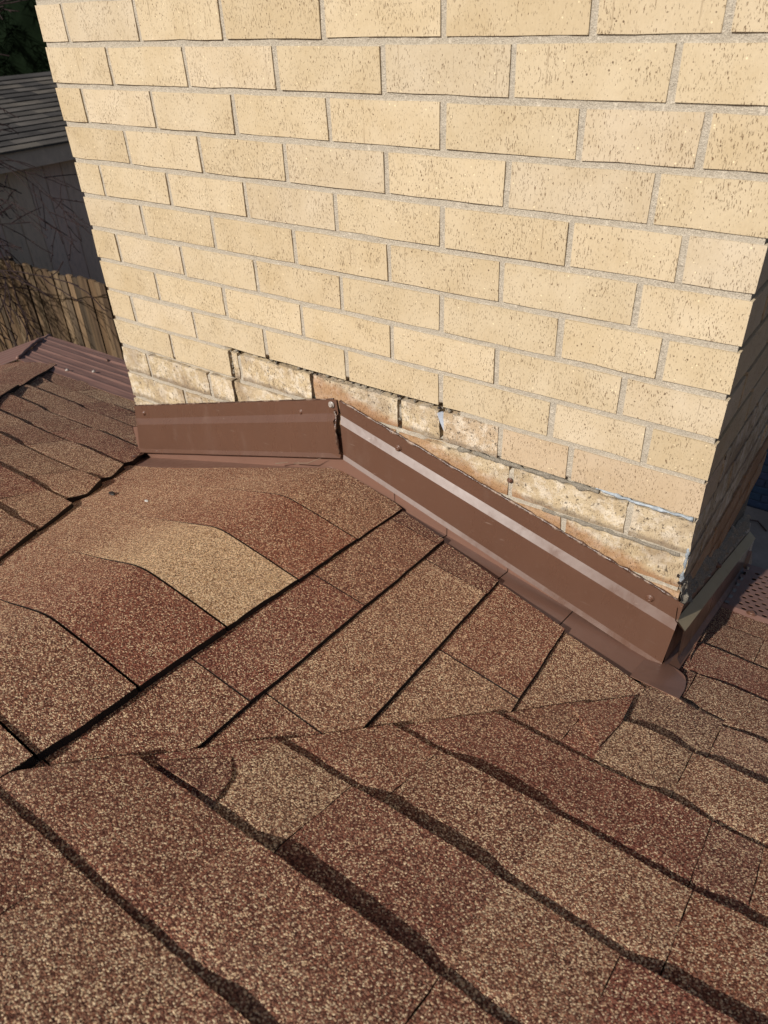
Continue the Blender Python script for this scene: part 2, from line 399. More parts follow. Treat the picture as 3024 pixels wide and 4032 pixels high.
for k, row in right_rows.items():
    cl = [clipVR] if k < 10 else [clipCR]
    if k == 10: cl = [((1.385, 0, 0), Vector((-1, 0, 0)))]
    prev = False
    for t_ in row:
        a, b, c, r = t_[:4]; soft = len(t_) > 4
        if r == 2: cl = [((1.4414 - .045, 0, 0), -vd)]
        elif k == 9: cl = [clipVR]
        main_tab(a, b, SR[k - 1], SR[k] + (.070 if r == 2 else 0), RA if r == 1 else (.0045 if r == 2 else FL), c, cl if k > 3 else [clipVR], k * 7.3 + a,
                 lift=.0085 if 3 < k < 9 else .004, skew=-.15 if r == 2 else 0., g0=-.0006 if prev else .0005, g1=-.0006 if soft else .0005)
        prev = soft
# small angled offcuts lapped into the right valley
def offcut(pts, hh, color):
    def top(x, y): return zm(y) + hh
    v = [(x, y / CS, top(x, y / CS)) for x, y in pts] + [(x, y / CS, top(x, y / CS) - .006) for x, y in pts]; n = len(pts)
    o = mesh('shingle', v, [tuple(range(n)), tuple(reversed(range(n, 2 * n)))] + [(i, n + i, n + (i + 1) % n, (i + 1) % n) for i in range(n)], 'shingle', roof, color)
offcut([(1.281, -.276), (1.345, -.345), (1.350, -.262), (1.342, -.168)], .0155, C_MAR)
offcut([(.985, -.776), (1.072, -.772), (1.058, -.735), (1.033, -.712)], .0135, C_DRK)
SLf = [-.785, -.651, -.516, -.381, -.250, -.130, .002, .128, .240, .352]
left_rows = {
 1: [(.10, .295, C_TAN, 0), (.295, .346, C_TAN, 1), (.346, .50, C_BRN, 0)],
 2: [(-.30, -.02, C_MAR, 0), (-.02, .068, C_BRN, 1), (.068, .256, C_BRN, 1), (.256, .42, C_BRN, 0)],
 3: [(-.55, -.30, C_MAR, 1), (-.30, -.108, C_BRN, 0), (-.108, .150, C_MAR, 1), (.150, .32, C_TAN, 0)],
 4: [(-.70, -.335, C_MAR, 0), (-.335, -.172, C_BRN, 1), (-.172, .05, C_TAN, 0), (.05, .20, C_TAN, 1)],
 5: [(-.85, -.56, C_BRN, 0), (-.56, -.335, C_TAN, 1), (-.335, -.168, C_BRN, 0), (-.168, .12, C_TAN, 1)],
 6: [(-.95, -.70, C_MAR, 0), (-.70, -.465, C_BRN, 1), (-.465, -.262, C_BRN, 0), (-.262, .04, C_MAR, 1)],
 7: [(-1.05, -.79, C_TAN, 0), (-.79, -.467, C_TAN, 1), (-.467, -.172, C_BRN, 0), (-.172, .0, C_BRN, 1)],
 8: [(-1.15, -.815, C_BRN, 1), (-.815, -.528, C_TAN, 0), (-.528, -.348, C_DRK, 1), (-.348, .0, C_BRN, 0)],
 9: [(-1.25, -.97, C_MAR, 0), (-.97, -.69, C_DRK, 1), (-.69, -.40, C_OLI, 0), (-.40, .0, C_BRN, 1)],
}
for k, row in left_rows.items():
    for (a, b, c, r) in row:
        cl = [clipHip, clipVL]
        if k >= 7: cl = [clipHip, clipCL]
        main_tab(a, b, SLf[k - 1], SLf[k], RA * .95 if r else FL * .95, c, cl, 60 + k * 5.1 + a, lift=.003, wob=.3)

# ------------------------------------------------------------------ cricket behind the chimney
BE = [.0, .172, .278, .405, .542, .690]      # lower edges of the courses, plan distance from the ridge
def edgeR(x): return -.012 - .1815 * max(0., x - .795)
def edgeW(x):
    if x < .17: return -.090
    if x < .66: return -.090 + (x - .17) / .49 * .084
    return max(-.006 - (x - .66) * .05, edgeR(x)) if x < .80 else edgeR(x)
cric = empty('cricket'); cric.parent = roof
cv = []; cf = []
NX, NY = 40, 24
for i in range(NX + 1):
    for j in range(NY + 1):
        y = -1.06 + 1.056 * j / NY; xa, xb = valL(y) - .02, valR(y) + .02
        if xb < xa: xa = xb = .5 * (xa + xb)
        x = xa + (xb - xa) * i / NX; cv.append((x, y, zc(x, y) - .014))
for i in range(NX):
    for j in range(NY):
        a = i * (NY + 1) + j; cf.append((a, a + NY + 1, a + NY + 2, a + 1))
mesh('underlayment', cv, cf, 'tar', cric)
clipCVR = ((1.4414 + .025, 0, 0), vd); clipCVL = ((-.0158 - .02, 0, 0), vl)
def wfade(co):
    t = min(1., max(0., (ridge_x(co.y) + .03 - co.x) / .26)); return .92 * t * t * (3 - 2 * t)
def wrap_tab(y0, y1, color, T, seed, top=None, hb=0.):
    def P(u, v):
        x_t = valL(.5 * (y0 + y1)) - .05; x_t = x_t + (ridge_x(y0) + BE[1] - x_t) * v
        gap = .0004 + .0018 * min(1., max(0., (x_t - .54) / .12))
        yb = y0 + gap
        yy = yb + ((y1 - gap) - yb) * u
        xr_ = ridge_x(yy) + BE[1]; xl_ = valL(yy) - .05
        x = xl_ + (xr_ - xl_) * v
        if top is not None:
            ye = top(x); yy = yb + (ye - yb) * u
        w = max(0., (x - ridge_x(yy)) / BE[1])
        h = .001 + T * w ** .7 + hb * min(1., max(0., (x - ridge_x(yy) + .10) / .16))
        h += .0022 * nz(x * 5, yy * 5, 3.) + .0006 * nz(x * 18, yy * 18, 3.)
        if v > .99: x += .002 * nz(yy * 10, seed) + .0014 * nz(yy * 55, seed)
        return (x, yy, zc(x, yy) + h)
    sheet('shingle', P, 10, 64, 'shingle', cric, color, .012 + T * .5, [clipCVL, clipCVR], fade=wfade)
wrap_tab(-.178, -.01, (.215, .105, .062, .38), .0050, 1.1, top=edgeW)
wrap_tab(-.350, -.178, (.225, .086, .052, .26), .0050, 2.2, hb=.0016)
wrap_tab(-.512, -.350, (.290, .205, .110, .88), .0052, 3.3, hb=.0030)
wrap_tab(-.668, -.512, (.210, .080, .052, .28), .0055, 4.4, hb=.0042)
wrap_tab(-.806, -.668, (.190, .090, .058, .40), .0060, 5.5, hb=.0056)
wrap_tab(-.99, -.806, (.180, .088, .058, .44), .0070, 6.6, hb=.0095)
def cricket_tab(k, y0, y1, color, T, seed, top=None):
    gap = .0011; b0, b1 = BE[k - 1], BE[k]
    def P(u, v):
        b = (b0 - .02) + (b1 - b0 + .02) * v
        yy = y0 + gap + (y1 - y0 - 2 * gap) * u; x = ridge_x(yy) + b
        if top is not None:
            ye = top(x); yy = y0 + gap + (ye - y0 - gap) * u; x = ridge_x(yy) + b
        w = max(0., (b - b0) / (b1 - b0))
        h = T * w - (.006 if b < b0 else 0) + .0018 * nz(x * 6, yy * 6, seed) * w + .0008 * nz(x * 20, yy * 20, seed)
        if v > .99: x += .0018 * nz(yy * 11, seed) + .0013 * nz(yy * 55, seed)
        return (x, yy, zc(x, yy) + h)
    sheet('shingle', P, max(4, int((y1 - y0) / .025)), 6, 'shingle', cric, vary(color, .06), .013, [clipCVR])
cricket_tab(2, -.060, -.01, C_DRK, .0058, 10, top=edgeR)
cricket_tab(2, -.313, -.060, C_BRN, .0062, 11)
cricket_tab(2, -.583, -.313, C_MAR, .0065, 12)
cricket_tab(2, -.800, -.583, C_BRN, .0060, 13)
cricket_tab(2, -1.0, -.800, C_MAR, .0062, 14)
cricket_tab(3, -.115, -.01, C_DRK, .0056, 15, top=edgeR)
cricket_tab(3, -.555, -.115, (.190, .095, .060, .46), .0075, 16)
cricket_tab(3, -.80, -.555, C_BRN, .0060, 17)
cricket_tab(4, -.297, -.01, (.190, .080, .052, .36), .0072, 18, top=edgeR)
cricket_tab(4, -.70, -.297, (.185, .098, .062, .52), .0060, 19)
cricket_tab(5, -.50, -.01, (.180, .096, .062, .50), .0085, 20, top=edgeR)

# hip caps over the left hip
def hip_cap(d0, d1, seed, color):
    hw_ = .145
    def P(u, v):
        d = d0 + (d1 - d0) * v; a = (u - .5) * 2 * hw_
        yb = .33 - d / math.sqrt(2)
        px, py = hip_x(yb), yb
        x = px + a / math.sqrt(2); y = py + a / math.sqrt(2)
        z1 = zm(y); z2 = zm(EAVE) + SLOPE * (x - xl)
        m_ = min(z1, z2); z = m_ - math.log(math.exp(-40 * (z1 - m_)) + math.exp(-40 * (z2 - m_))) / 40 + .012
        h = .004 + .004 * (1 - v) + .003 * nz(x * 6, y * 6, seed) + .006 * abs(u - .5) * (nz(d * 7, seed) + .6)
        return (x, y, z + h)
    sheet('hip_cap', P, 12, 10, 'shingle', roof, color, .010)
hip_cap(0., .56, 1., (.185, .074, .052, .30)); hip_cap(.50, 1.0, 2., C_BRN); hip_cap(.94, 1.45, 3., C_MAR); hip_cap(1.39, 1.9, 4., C_TAN)

# ------------------------------------------------------------------ chimney
chim = empty('chimney'); tag(chim, 'tan brick chimney with grey mortar joints and worn lower courses', 'chimney')
JT = .0098
TOPROW, BOTROW = -5, 13
ztop = H * 5 + H
def deep(x, z):
    """extra depth of missing mortar on the chimney face"""
    d = 0.
    def blob(x0, x1, za, zb, amt):
        nonlocal d
        if x0 <= x <= x1 and za <= z <= zb: d = max(d, amt * (.62 + .9 * nz(x * 26, z * 20, 5.)))
    blob(.365, .93, -.551, -.534, .040); blob(.366, .390, -.68, -.535, .036); blob(.595, .612, -.61, -.54, .026); blob(.80, .816, -.61, -.54, .024)
    blob(.885, .915, -.60, -.545, .03); blob(.86, 1.34, -.622, -.602, .012); blob(.1, .37, -.618, -.602, .012)
    return max(0., d)
# mortar core
nx, nzv = 270, 440
zb_ = -1.0; v = []; f = []
for i in range(nx + 1):
    for j in range(nzv + 1):
        x = .004 + (CW - .008) * i / nx; z = zb_ + (ztop - zb_) * j / nzv
        edge = min(i, nx - i)
        y = max(.0014, .0022 + .0010 * nz(x * 40, z * 40) + .0009 * nz(x * 11, z * 11, 3)) + (0 if edge < 1 else deep(x, z))
        v.append((x, y, z))
for i in range(nx):
    for j in range(nzv):
        a = i * (nzv + 1) + j; f.append((a, a + nzv + 1, a + nzv + 2, a + 1))
mesh('mortar', v, f, 'mortar', chim, smooth=True)
box('mortar', (.0042, CW - .012, .045, CD - .004, GZ, ztop), 'mortar', chim)
box('mortar', (.0046, .05,   .0048, .045, -1.0, ztop - .001), 'mortar', chim)
box('mortar', (CW - .05, CW - .0046,   .0048, .045, -1.0, ztop - .001), 'mortar', chim)
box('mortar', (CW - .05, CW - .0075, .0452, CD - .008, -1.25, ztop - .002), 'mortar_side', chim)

BC = [(.532, .432, .290), (.542, .443, .302), (.512, .411, .272), (.532, .437, .308), (.520, .418, .276), (.546, .446, .306)]
def brick(x0, x1, y0, y1, z0, z1, worn=False, col=None, rag=.0011):
    """a brick with slightly ragged arrises; outline points along all twelve edges via a subdivided, bevelled box"""
    bm = bmesh.new()
    def cuts(a, b): 
        n = max(1, int(round((b - a) / (.012 if worn else .045)))); return [a + (b - a) * i / n for i in range(n + 1)]
    X, Y, Z = cuts(x0, x1), [y0, y1], cuts(z0, z1)
    if y1 - y0 > .12: Y = cuts(y0, y1)
    vs = {}
    def V(i, j, k):
        if (i, j, k) not in vs:
            sd = x0 * 13 + z0 * 29 + y0 * 7
            p = Vector((X[i], Y[j], Z[k]))
            ext = (i in (0, len(X) - 1)) + (j in (0, len(Y) - 1)) + (k in (0, len(Z) - 1))
            a = rag * (1.0 if ext >= 2 else .25)
            p += Vector((nz(p.x * 37, p.z * 41, sd), nz(p.z * 31, p.x * 33, sd + 4) * .7, nz(p.x * 43, p.y * 31 + p.z * 23, sd + 8))) * a * 1.6
            vs[(i, j, k)] = bm.verts.new(p)
        return vs[(i, j, k)]
    nX, nY, nZ = len(X) - 1, len(Y) - 1, len(Z) - 1
    for i in range(nX):
        for k in range(nZ):
            bm.faces.new((V(i, 0, k), V(i + 1, 0, k), V(i + 1, 0, k + 1), V(i, 0, k + 1))); bm.faces.new((V(i, nY, k), V(i, nY, k + 1), V(i + 1, nY, k + 1), V(i + 1, nY, k)))
        for j in range(nY):
            bm.faces.new((V(i, j, 0), V(i, j + 1, 0), V(i + 1, j + 1, 0), V(i + 1, j, 0))); bm.faces.new((V(i, j, nZ), V(i + 1, j, nZ), V(i + 1, j + 1, nZ), V(i, j + 1, nZ)))
    for j in range(nY):
        for k in range(nZ):
            bm.faces.new((V(0, j, k), V(0, j, k + 1), V(0, j + 1, k + 1), V(0, j + 1, k))); bm.faces.new((V(nX, j, k), V(nX, j + 1, k), V(nX, j + 1, k + 1), V(nX, j, k + 1)))
    es = [e for e in bm.edges if e.calc_face_angle(0) > .6]
    bmesh.ops.bevel(bm, geom=es, offset=.0013, segments=1, affect='EDGES')
    c = col or random.choice(BC); k = random.uniform(.96, 1.035)
    o = frombm('brick', bm, 'brick_worn' if worn else 'brick', chim, (c[0] * k, c[1] * k, c[2] * k, 1))
    return o
odd = [.0822 + .2032 * k for k in range(6)] + [1.2486]
even = [.1864 + .2032 * k for k in range(6)]
special = {
 9: [.193, .378, .403, .602, .808, .897, 1.012, 1.137],
 10: [.093, .298, .374, .60, .80, 1.037, 1.243],
 11: [.202, .405, .61, .815, 1.139],
 12: [.095, .30, .50, .70, .91, 1.11],
 13: [.19, .39, .59, .80, 1.0, 1.2],
}
for r in range(TOPROW, BOTROW + 1):
    z0 = -H * r; z1 = z0 + H - JT
    js = special.get(r, odd if r % 2 == 0 else even)
    xs = [0.] + [j for j in js] + [CW]
    cd0 = .2032 if r % 2 == 0 else .100       # how far the corner brick runs along the side
    for i in range(len(xs) - 1):
        a = xs[i] + (JT / 2 if i else 0); b = xs[i + 1] - (JT / 2 if i < len(xs) - 2 else 0)
        if i and r not in special: a += random.uniform(-.0012, .0012)
        yj = random.uniform(-.0009, .0003)
        dep = (cd0 - JT / 2) if i in (0, len(xs) - 2) else .075
        worn = (r >= 11) or (r == 10) or (r == 9 and .37 < a < .95)
        col = None
        if r == 2 and 1.0 < a < 1.2: col = (.530, .437, .315)
        if r == 0 and .05 < a < .2: col = (.540, .448, .322)
        if r == 1 and .78 < a < .9: col = (.525, .435, .310)
        if r == 4 and a > 1.2: col = (.530, .440, .318)
        if r == 9 and a > .85: col = (.505, .392, .270)
        brick(a, b, yj, dep, z0 + random.uniform(-.0006, .0006), z1 + random.uniform(-.0006, .0006), worn, col, .0011 if not worn else .0017)
    # side faces (right, then left), seen along their length
    for side in (1, 0):
        y = cd0
        while y < CD - .02:
            y2 = min(CD, y + .2032)
            if CD - y2 < .05: y2 = CD
            xa, xb = (CW - .075, CW + random.uniform(-.0008, .0008)) if side else (random.uniform(-.0008, .0008), .075)
            brick(xa, xb, y + JT / 2, y2 - JT / 2 if y2 < CD else CD, z0, z1, r >= 9, (.50, .40, .27))
            y = y2
box('crown', (-.05, CW + .05, -.05, CD + .05, ztop + .001, ztop + .09), 'mortar', chim, bev=.01)
# exposed scrap of old metal in the gap, pale caulk under the bottom corner brick, crumbs of mortar along the side
v = []; f = []
pts = [(.889, -.551), (.897, -.547), (.909, -.549), (.911, -.562), (.907, -.578), (.904, -.590), (.899, -.577), (.893, -.566)]
for d in (0, 1):
    for (x, z) in pts: v.append((x, -.001 + .003 * d + .004 * nz(x * 90, z * 90), z))
n_ = len(pts); f = [tuple(range(n_)), tuple(range(2 * n_ - 1, n_ - 1, -1))] + [(i, n_ + i, n_ + (i + 1) % n_, (i + 1) % n_) for i in range(n_)]
o = mesh('old_metal_scrap', v, f, 'zinc', chim)
def bead(name, p, rad, mat, parent, n=40, rough=.6, sq=1., seed=0.):
    v = []; f = []; P_ = []; Rr = []
    for i in range(n + 1):
        t = i / n * (len(p) - 1); k = min(int(t), len(p) - 2); q = Vector(p[k]).lerp(Vector(p[k + 1]), t - k)
        q += Vector((nz(t * 7, seed, 1), .4 * nz(t * 7, seed, 2), nz(t * 7, seed, 3))) * rad * rough
        P_.append(q); Rr.append(max(.0004, rad * (1 + rough * 1.5 * nz(t * n / len(p) * .35, seed, 7))))
    tube(v, f, P_, Rr, 7)
    return mesh(name, v, f, mat, parent, smooth=True)
bead('old_caulk', [(1.185, .0015, -.6060), (1.25, .0, -.6085), (1.336, .0015, -.6085)], .0027, 'pale_seal', chim, 40, .9)
bead('old_caulk', [(1.340, .001, -.66), (1.341, -.001, -.70), (1.340, .001, -.735)], .0022, 'pale_seal', chim, 20, .9, seed=4)
bead('mortar_smear', [(.93, .0045, -.6115), (1.05, .003, -.6115), (1.19, .002, -.611)], .0042, 'mortar_dark', chim, 60, .9, seed=9)
bead('mortar_smear', [(1.10, .003, -.6795), (1.22, .003, -.6790), (1.33, .003, -.679)], .0040, 'mortar_dark', chim, 50, .8, seed=12)
def crumbs(name, n, fn, mat, parent, r0, r1):
    bm = bmesh.new()
    for i in range(n):
        c = Vector(fn(i / max(1, n - 1))); r = random.uniform(r0, r1)
        m_ = Matrix.Translation(c) @ Matrix.Rotation(random.uniform(0, 6), 4, 'X') @ Matrix.Rotation(random.uniform(0, 6), 4, 'Z') @ Matrix.Diagonal((r, r * random.uniform(.5, 1), r * random.uniform(.5, 1.2), 1))
        bmesh.ops.create_icosphere(bm, subdivisions=1, radius=1, matrix=m_)
    for vv in bm.verts: vv.co += Vector((nz(vv.co.x * 200, vv.co.y * 200, vv.co.z * 200), nz(vv.co.y * 210, vv.co.z * 200, 1), nz(vv.co.z * 190, vv.co.x * 200, 2))) * r0 * .6
    o = frombm(name, bm, mat, parent); o['kind'] = 'stuff'; return o
v = []; f = []
for i in range(161):
    t = i / 160; y = -.004 + .70 * t
    for k in range(9):
        q = k / 8; z = -.779 - .384 * y + (.045 + .035 * nz(y * 14, 1.)) * q
        out = (1 - q) ** .7 * .007 + .012 * max(0, nz(y * 30, q * 3, 4.)) * (1 - q * .7) + .004 * nz(y * 110, q * 9, 2.) - (.006 if k == 8 else 0)
        v.append((CW + out, y, z + .004 * nz(y * 60, q * 4, 8.)))
for i in range(160):
    for k in range(8): a = i * 9 + k; f.append((a, a + 9, a + 10, a + 1))
mesh('mortar_smear', v, f, 'mortar_dark', chim)
crumbs('mortar_crumbs', 14, lambda t: (CW - .010 + random.uniform(-.006, .012), random.uniform(.0, .012), -.762 + random.uniform(-.012, .016)), 'mortar_dark', chim, .002, .005)
crumbs('mortar_crumbs', 14, lambda t: (CW - .004 + random.uniform(-.007, .004), random.uniform(-.001, .006), -.722 + random.uniform(-.012, .010)), 'tar', chim, .0015, .0042)
crumbs('mortar_crumbs', 26, lambda t: (.40 + .53 * t, random.uniform(.006, .014), -.5425 + random.uniform(-.004, .004)), 'tar', chim, .002, .0055)  # near-black crumbs stand in for the shade inside the open crack
crumbs('mortar_crumbs', 30, lambda t: (.40 + .53 * t, random.uniform(.001, .010), -.5435 + random.uniform(-.003, .004)), 'mortar_dark', chim, .002, .005)
crumbs('mortar_crumbs', 26, lambda t: (random.choice((.373, .378, .384, .602, .808)) + random.uniform(-.005, .005), random.uniform(.004, .010), random.uniform(-.60, -.545)), 'mortar_dark', chim, .0018, .005)

# ------------------------------------------------------------------ flashing round the chimney foot
fla = empty('chimney_flashing'); tag(fla, 'brown painted metal flashing wrapped around the foot of the brick chimney', 'flashing')
def loft(name, A, B, mat, parent, n=24, th=.0011, wav=.0008, seed=0., endwave=None):
    """folded sheet between two end profiles (lists of points, top to bottom), given real thickness"""
    v = []; f = []; m_ = len(A)
    for s in (0, 1):
        for i in range(n + 1):
            t = i / n
            for k in range(m_):
                p = Vector(A[k]).lerp(Vector(B[k]), t)
                p.y += wav * nz(t * 5, k * .7, seed) * (1 if k else .4); p.z += wav * .6 * nz(t * 4, k * .3, seed + 5)
                if endwave and (i == 0 or i == n): p += Vector(endwave(i == n, k))
                v.append((p.x, p.y + (th if s else 0), p.z - (th * .4 if s else 0)))
    N = (n + 1) * m_
    for i in range(n):
        for k in range(m_ - 1):
            a = i * m_ + k
            f.append((a, a + 1, a + m_ + 1, a + m_)); f.append((N + a, N + a + m_, N + a + m_ + 1, N + a + 1))
        a = i * m_; f.append((a, a + m_, N + a + m_, N + a)); a = i * m_ + m_ - 1; f.append((a, N + a, N + a + m_, a + m_))
    for k in range(m_ - 1):
        a = k; f.append((a, N + a, N + a + 1, a + 1)); a = n * m_ + k; f.append((a, a + 1, N + a + 1, N + a))
    return mesh(name, v, f, mat, parent)
# right half of the counter flashing
RLt = [(.668, -.0035, -.5835), (.672, -.0045, -.613), (.676, -.0130, -.6275), (.679, -.0145, -.694), (.681, -.0190, -.7025), (.681, -.0175, -.7040)]
RRt = [(1.354, -.0035, -.765), (1.352, -.0045, -.801), (1.352, -.0130, -.8160), (1.346, -.0145, -.894), (1.345, -.0190, -.9025), (1.345, -.0175, -.904)]
cfr = loft('counter_flashing', RLt, RRt, 'brown', fla, 28, seed=1., wav=.0003)
# left half, ends in a wavy cut at the apex and at the left corner
LLt = [(-.004, -.0045, -.771), (-.004, -.0055, -.806), (-.006, -.0140, -.8200), (-.006, -.0160, -.889), (-.004, -.0205, -.8970), (-.004, -.0190, -.899)]
LRt = [(.664, -.0055, -.5810), (.664, -.0070, -.6095), (.668, -.0155, -.6230), (.673, -.0175, -.691), (.676, -.0220, -.6990), (.676, -.0205, -.7005)]
ew = {0: (0, 0, 0), 1: (.004, 0, 0), 2: (-.006, -.002, 0), 3: (.004, -.003, 0), 4: (.001, 0, 0), 5: (0, 0, 0)}
cfl = loft('counter_flashing', LLt, LRt, 'brown', fla, 28, seed=3., endwave=lambda e, k: ew[k] if e else (-ew[k][0] * 1.3, 0, 0))
# side counter flashing on the right face (profile pushed out along +x)
def sp(y, za, zb):
    return [(CW + .004, y, za), (CW + .006, y, za - .026), (CW + .022, y, za - .040), (CW + .024, y, zb + .010), (CW + .031, y, zb)]
cfs = loft('counter_flashing', sp(-.010, -.772, -.885), sp(.735, -1.058, -1.170), 'brown', fla, 24, seed=5.)
M['khaki'] = mat_metal('khaki_metal', (.42, .325, .19), .85, .3)  # paler khaki than the brown metal, for the side bevel strip alone
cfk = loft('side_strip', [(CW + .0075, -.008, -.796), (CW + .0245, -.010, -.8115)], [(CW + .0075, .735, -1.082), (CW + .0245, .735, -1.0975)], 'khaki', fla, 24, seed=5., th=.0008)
# wall leg of the right front corner meeting the side piece
# base flashing lying on the cricket, stepped pieces with fine joints
def base_piece(x0, x1, lift, seed, ylo):
    n, m_ = 8, 5; v = []; f = []
    for i in range(n + 1):
        x = x0 + (x1 - x0) * i / n
        y_in = ylo(x) - .05
        for k in range(m_ + 1):
            y = y_in + (-.0065 - y_in) * k / m_
            v.append((x + .10 * (-.03 - y) * 0 , y, zc(x, y) - .006 + lift + .0012 * nz(x * 9, y * 9, seed)))
        v.append((x, -.0060, zc(x, -.006) + .085))
    c = m_ + 2
    for i in range(n):
        for k in range(c - 1):
            a = i * c + k; f.append((a, a + c, a + c + 1, a + 1))
    return mesh('base_flashing', v, f, 'brown_base', fla)
xs = [.655, .795, .915, 1.047, 1.180, 1.326]
for i in range(5): base_piece(xs[i] + .0008, xs[i + 1] - .0008, .0026 - .0005 * i, i * 1.7, edgeR)
base_piece(-.03, .662, .002, 21., edgeW)
# rounded tab at the right corner, lying on the roof
tabp = [(1.318, -.100), (1.318, -.02), (1.335, -.004), (1.350, -.003), (1.362, -.006), (1.373, -.011), (1.381, -.017), (1.387, -.025), (1.392, -.036), (1.3955, -.052), (1.3965, -.068), (1.3965, -.100)]
def ztab(x, y): return max(zm(y) + .010, min(zm(y) + .014, zc(x, y) + .010))
v = [(x, y, ztab(x, y)) for x, y in tabp] + [(x, y, ztab(x, y) - .0015) for x, y in tabp]; n_ = len(tabp)
mesh('corner_tab', v, [tuple(reversed(range(n_))), tuple(range(n_, 2 * n_))] + [(i, (i + 1) % n_, n_ + (i + 1) % n_, n_ + i) for i in range(n_)], 'brown_base', fla)
# left end of the pan, rounded, folding on to the main roof
tabl = [(.022, -.062), (-.006, -.046), (-.028, -.026), (-.042, -.004), (-.046, .02), (-.043, .30), (-.006, .30), (-.006, -.006), (.006, -.020)]
v = [(x, y, max(zm(y) + .0085, zc(x, y) - .006)) for x, y in tabl] + [(x, y, max(zm(y) + .0085, zc(x, y) - .006) - .0015) for x, y in tabl]; n_ = len(tabl)
mesh('corner_tab', v, [tuple(range(n_)), tuple(reversed(range(n_, 2 * n_)))] + [(i, n_ + i, n_ + (i + 1) % n_, (i + 1) % n_) for i in range(n_)], 'brown_base', fla)
# side base flashing: wall leg and roof leg right of the chimney
v = []; f = []
for i in range(17):
    y = -.012 + .70 * i / 16
    for (x, dzz) in ((CW + .004, .09), (CW + .006, .018), (CW + .012, .0125), (CW + .030, .0115)): v.append((x, y, zm(y) + dzz))
for i in range(16):
    for k in range(3): a = i * 4 + k; f.append((a, a + 1, a + 5, a + 4))
mesh('base_flashing', v, f, 'brown_base', fla)
# end dam at the eave end of the side flashing
pts = [(CW + .006, .66, zm(.66) + .075), (CW + .030, .68, zm(.68) + .07), (CW + .036, .70, zm(.7) + .03), (CW + .034, .64, zm(.64) + .005), (CW + .008, .60, zm(.6) + .01)]
v = pts + [(x - .002, y + .001, z - .002) for x, y, z in pts]
mesh('end_dam', v, [(0, 1, 2, 3, 4), (9, 8, 7, 6, 5)] + [(i, 5 + i, 5 + (i + 1) % 5, (i + 1) % 5) for i in range(5)], 'brown_base', fla)
# screws
def screw_mesh(mat):
    prof = [(.0068, 0), (.0070, .0012), (.0056, .0019), (.0047, .0020), (.0046, .0040), (.0038, .0050), (.0018, .0052), (.0014, .0044), (0.0001, .0043)]
    v = []; f = []; n = 14
    for r, h in prof:
        for k in range(n):
            a = 2 * math.pi * k / n; v.append((r * math.cos(a), -h, r * math.sin(a)))
    for i in range(len(prof) - 1):
        for k in range(n): f.append((i * n + k, i * n + (k + 1) % n, (i + 1) * n + (k + 1) % n, (i + 1) * n + k))
    me = bpy.data.meshes.new('screw'); me.from_pydata(v, [], f); me.update(); me.materials.append(M[mat])
    for p in me.polygons: p.use_smooth = True
    return me
sm, szn = screw_mesh('screw'), screw_mesh('zinc_screw')
for (x, z, me, par) in [(.031, -.781, sm, cfl), (.568, -.633, sm, cfl), (.653, -.594, szn, cfl), (.806, -.645, sm, cfr), (1.302, -.776, sm, cfr), (1.036, -.640, sm, cfr)]:
    o = link('screw', me, None, par); o.location = (x, -.0042 if x < .65 else -.0046, z)
    o.rotation_euler = (R(random.uniform(-6, 6)), R(random.uniform(0, 60)), R(random.uniform(-6, 6)))
    if x == 1.036: o.location.y = -.001; o.scale = (.75, .9, .75)
    if x == .653: o.location.y = -.0075
o = link('screw', sm, None, cfs); o.location = (CW + .007, .30, -.893); o.rotation_euler = (0, 0, R(90)); o.scale = (1, 1.6, 1)
# sealant along the top edges
def topR(x): return -.5835 + (x - .668) / .686 * (-.765 + .5835)
def topL(x): return -.771 + (x + .004) / .668 * (.771 - .5815)
bead('sealant', [(x, -.0028, topR(x) + .0015) for x in (.672, .80, .95, 1.05, 1.15, 1.25, 1.345)], .0024, 'seal', fla, 120, .75, seed=3)
bead('sealant', [(x, -.0032, topL(x) + .001) for x in (.0, .2, .45, .655)], .0015, 'seal', fla, 70, .5, seed=6)
bead('sealant', [(.660, -.008, -.606), (.666, -.012, -.615), (.668, -.02, -.64), (.675, -.0215, -.690)], .0022, 'seal', fla, 30, .8, seed=8)

# ------------------------------------------------------------------ gutters
def profile_strip(name, prof, x0, x1, mat, parent, n, wav=0., th=.0015, axis='x', miter=None):
    v = []; f = []; m_ = len(prof)
    for s in (0, 1):
        for i in range(n + 1):
            for k, (y, z) in enumerate(prof):
                a = x0 + (x1 - x0) * i / n
                if miter and i == 0: a = miter(y)
                zz = z + wav * nz(a * 3.1, k * .1, 2.) + wav * .5 * nz(a * 9, k * .2, 7.) - (th if s else 0)
                v.append((a, y, zz) if axis == 'x' else (y, a, zz))
    N = (n + 1) * m_
    for i in range(n):
        for k in range(m_ - 1):
            a = i * m_ + k; f.append((a, a + m_, a + m_ + 1, a + 1)); f.append((N + a, N + a + 1, N + a + m_ + 1, N + a + m_))
        a = i * m_; f.append((a, N + a, N + a + m_, a + m_)); a = i * m_ + m_ - 1; f.append((a, a + m_, N + a + m_, N + a))
    for k in range(m_ - 1):
        a = k; f.append((a, a + 1, N + a + 1, N + a)); a = n * m_ + k; f.append((a, N + a, N + a + 1, a + 1))
    return mesh(name, v, f, mat, parent)
def ribbed(y0, y1, z0, z1, ribs):
    pr = []; m_ = 64
    for i in range(m_ + 1):
        t = i / m_; y = y0 + (y1 - y0) * t; z = z0 + (z1 - z0) * t
        for rb in ribs:
            d = abs(t - rb)
            if d < .03: z += .0035 * (1 - d / .03)
        if t > .94: z -= (t - .94) * .25
        pr.append((y, z))
    return pr
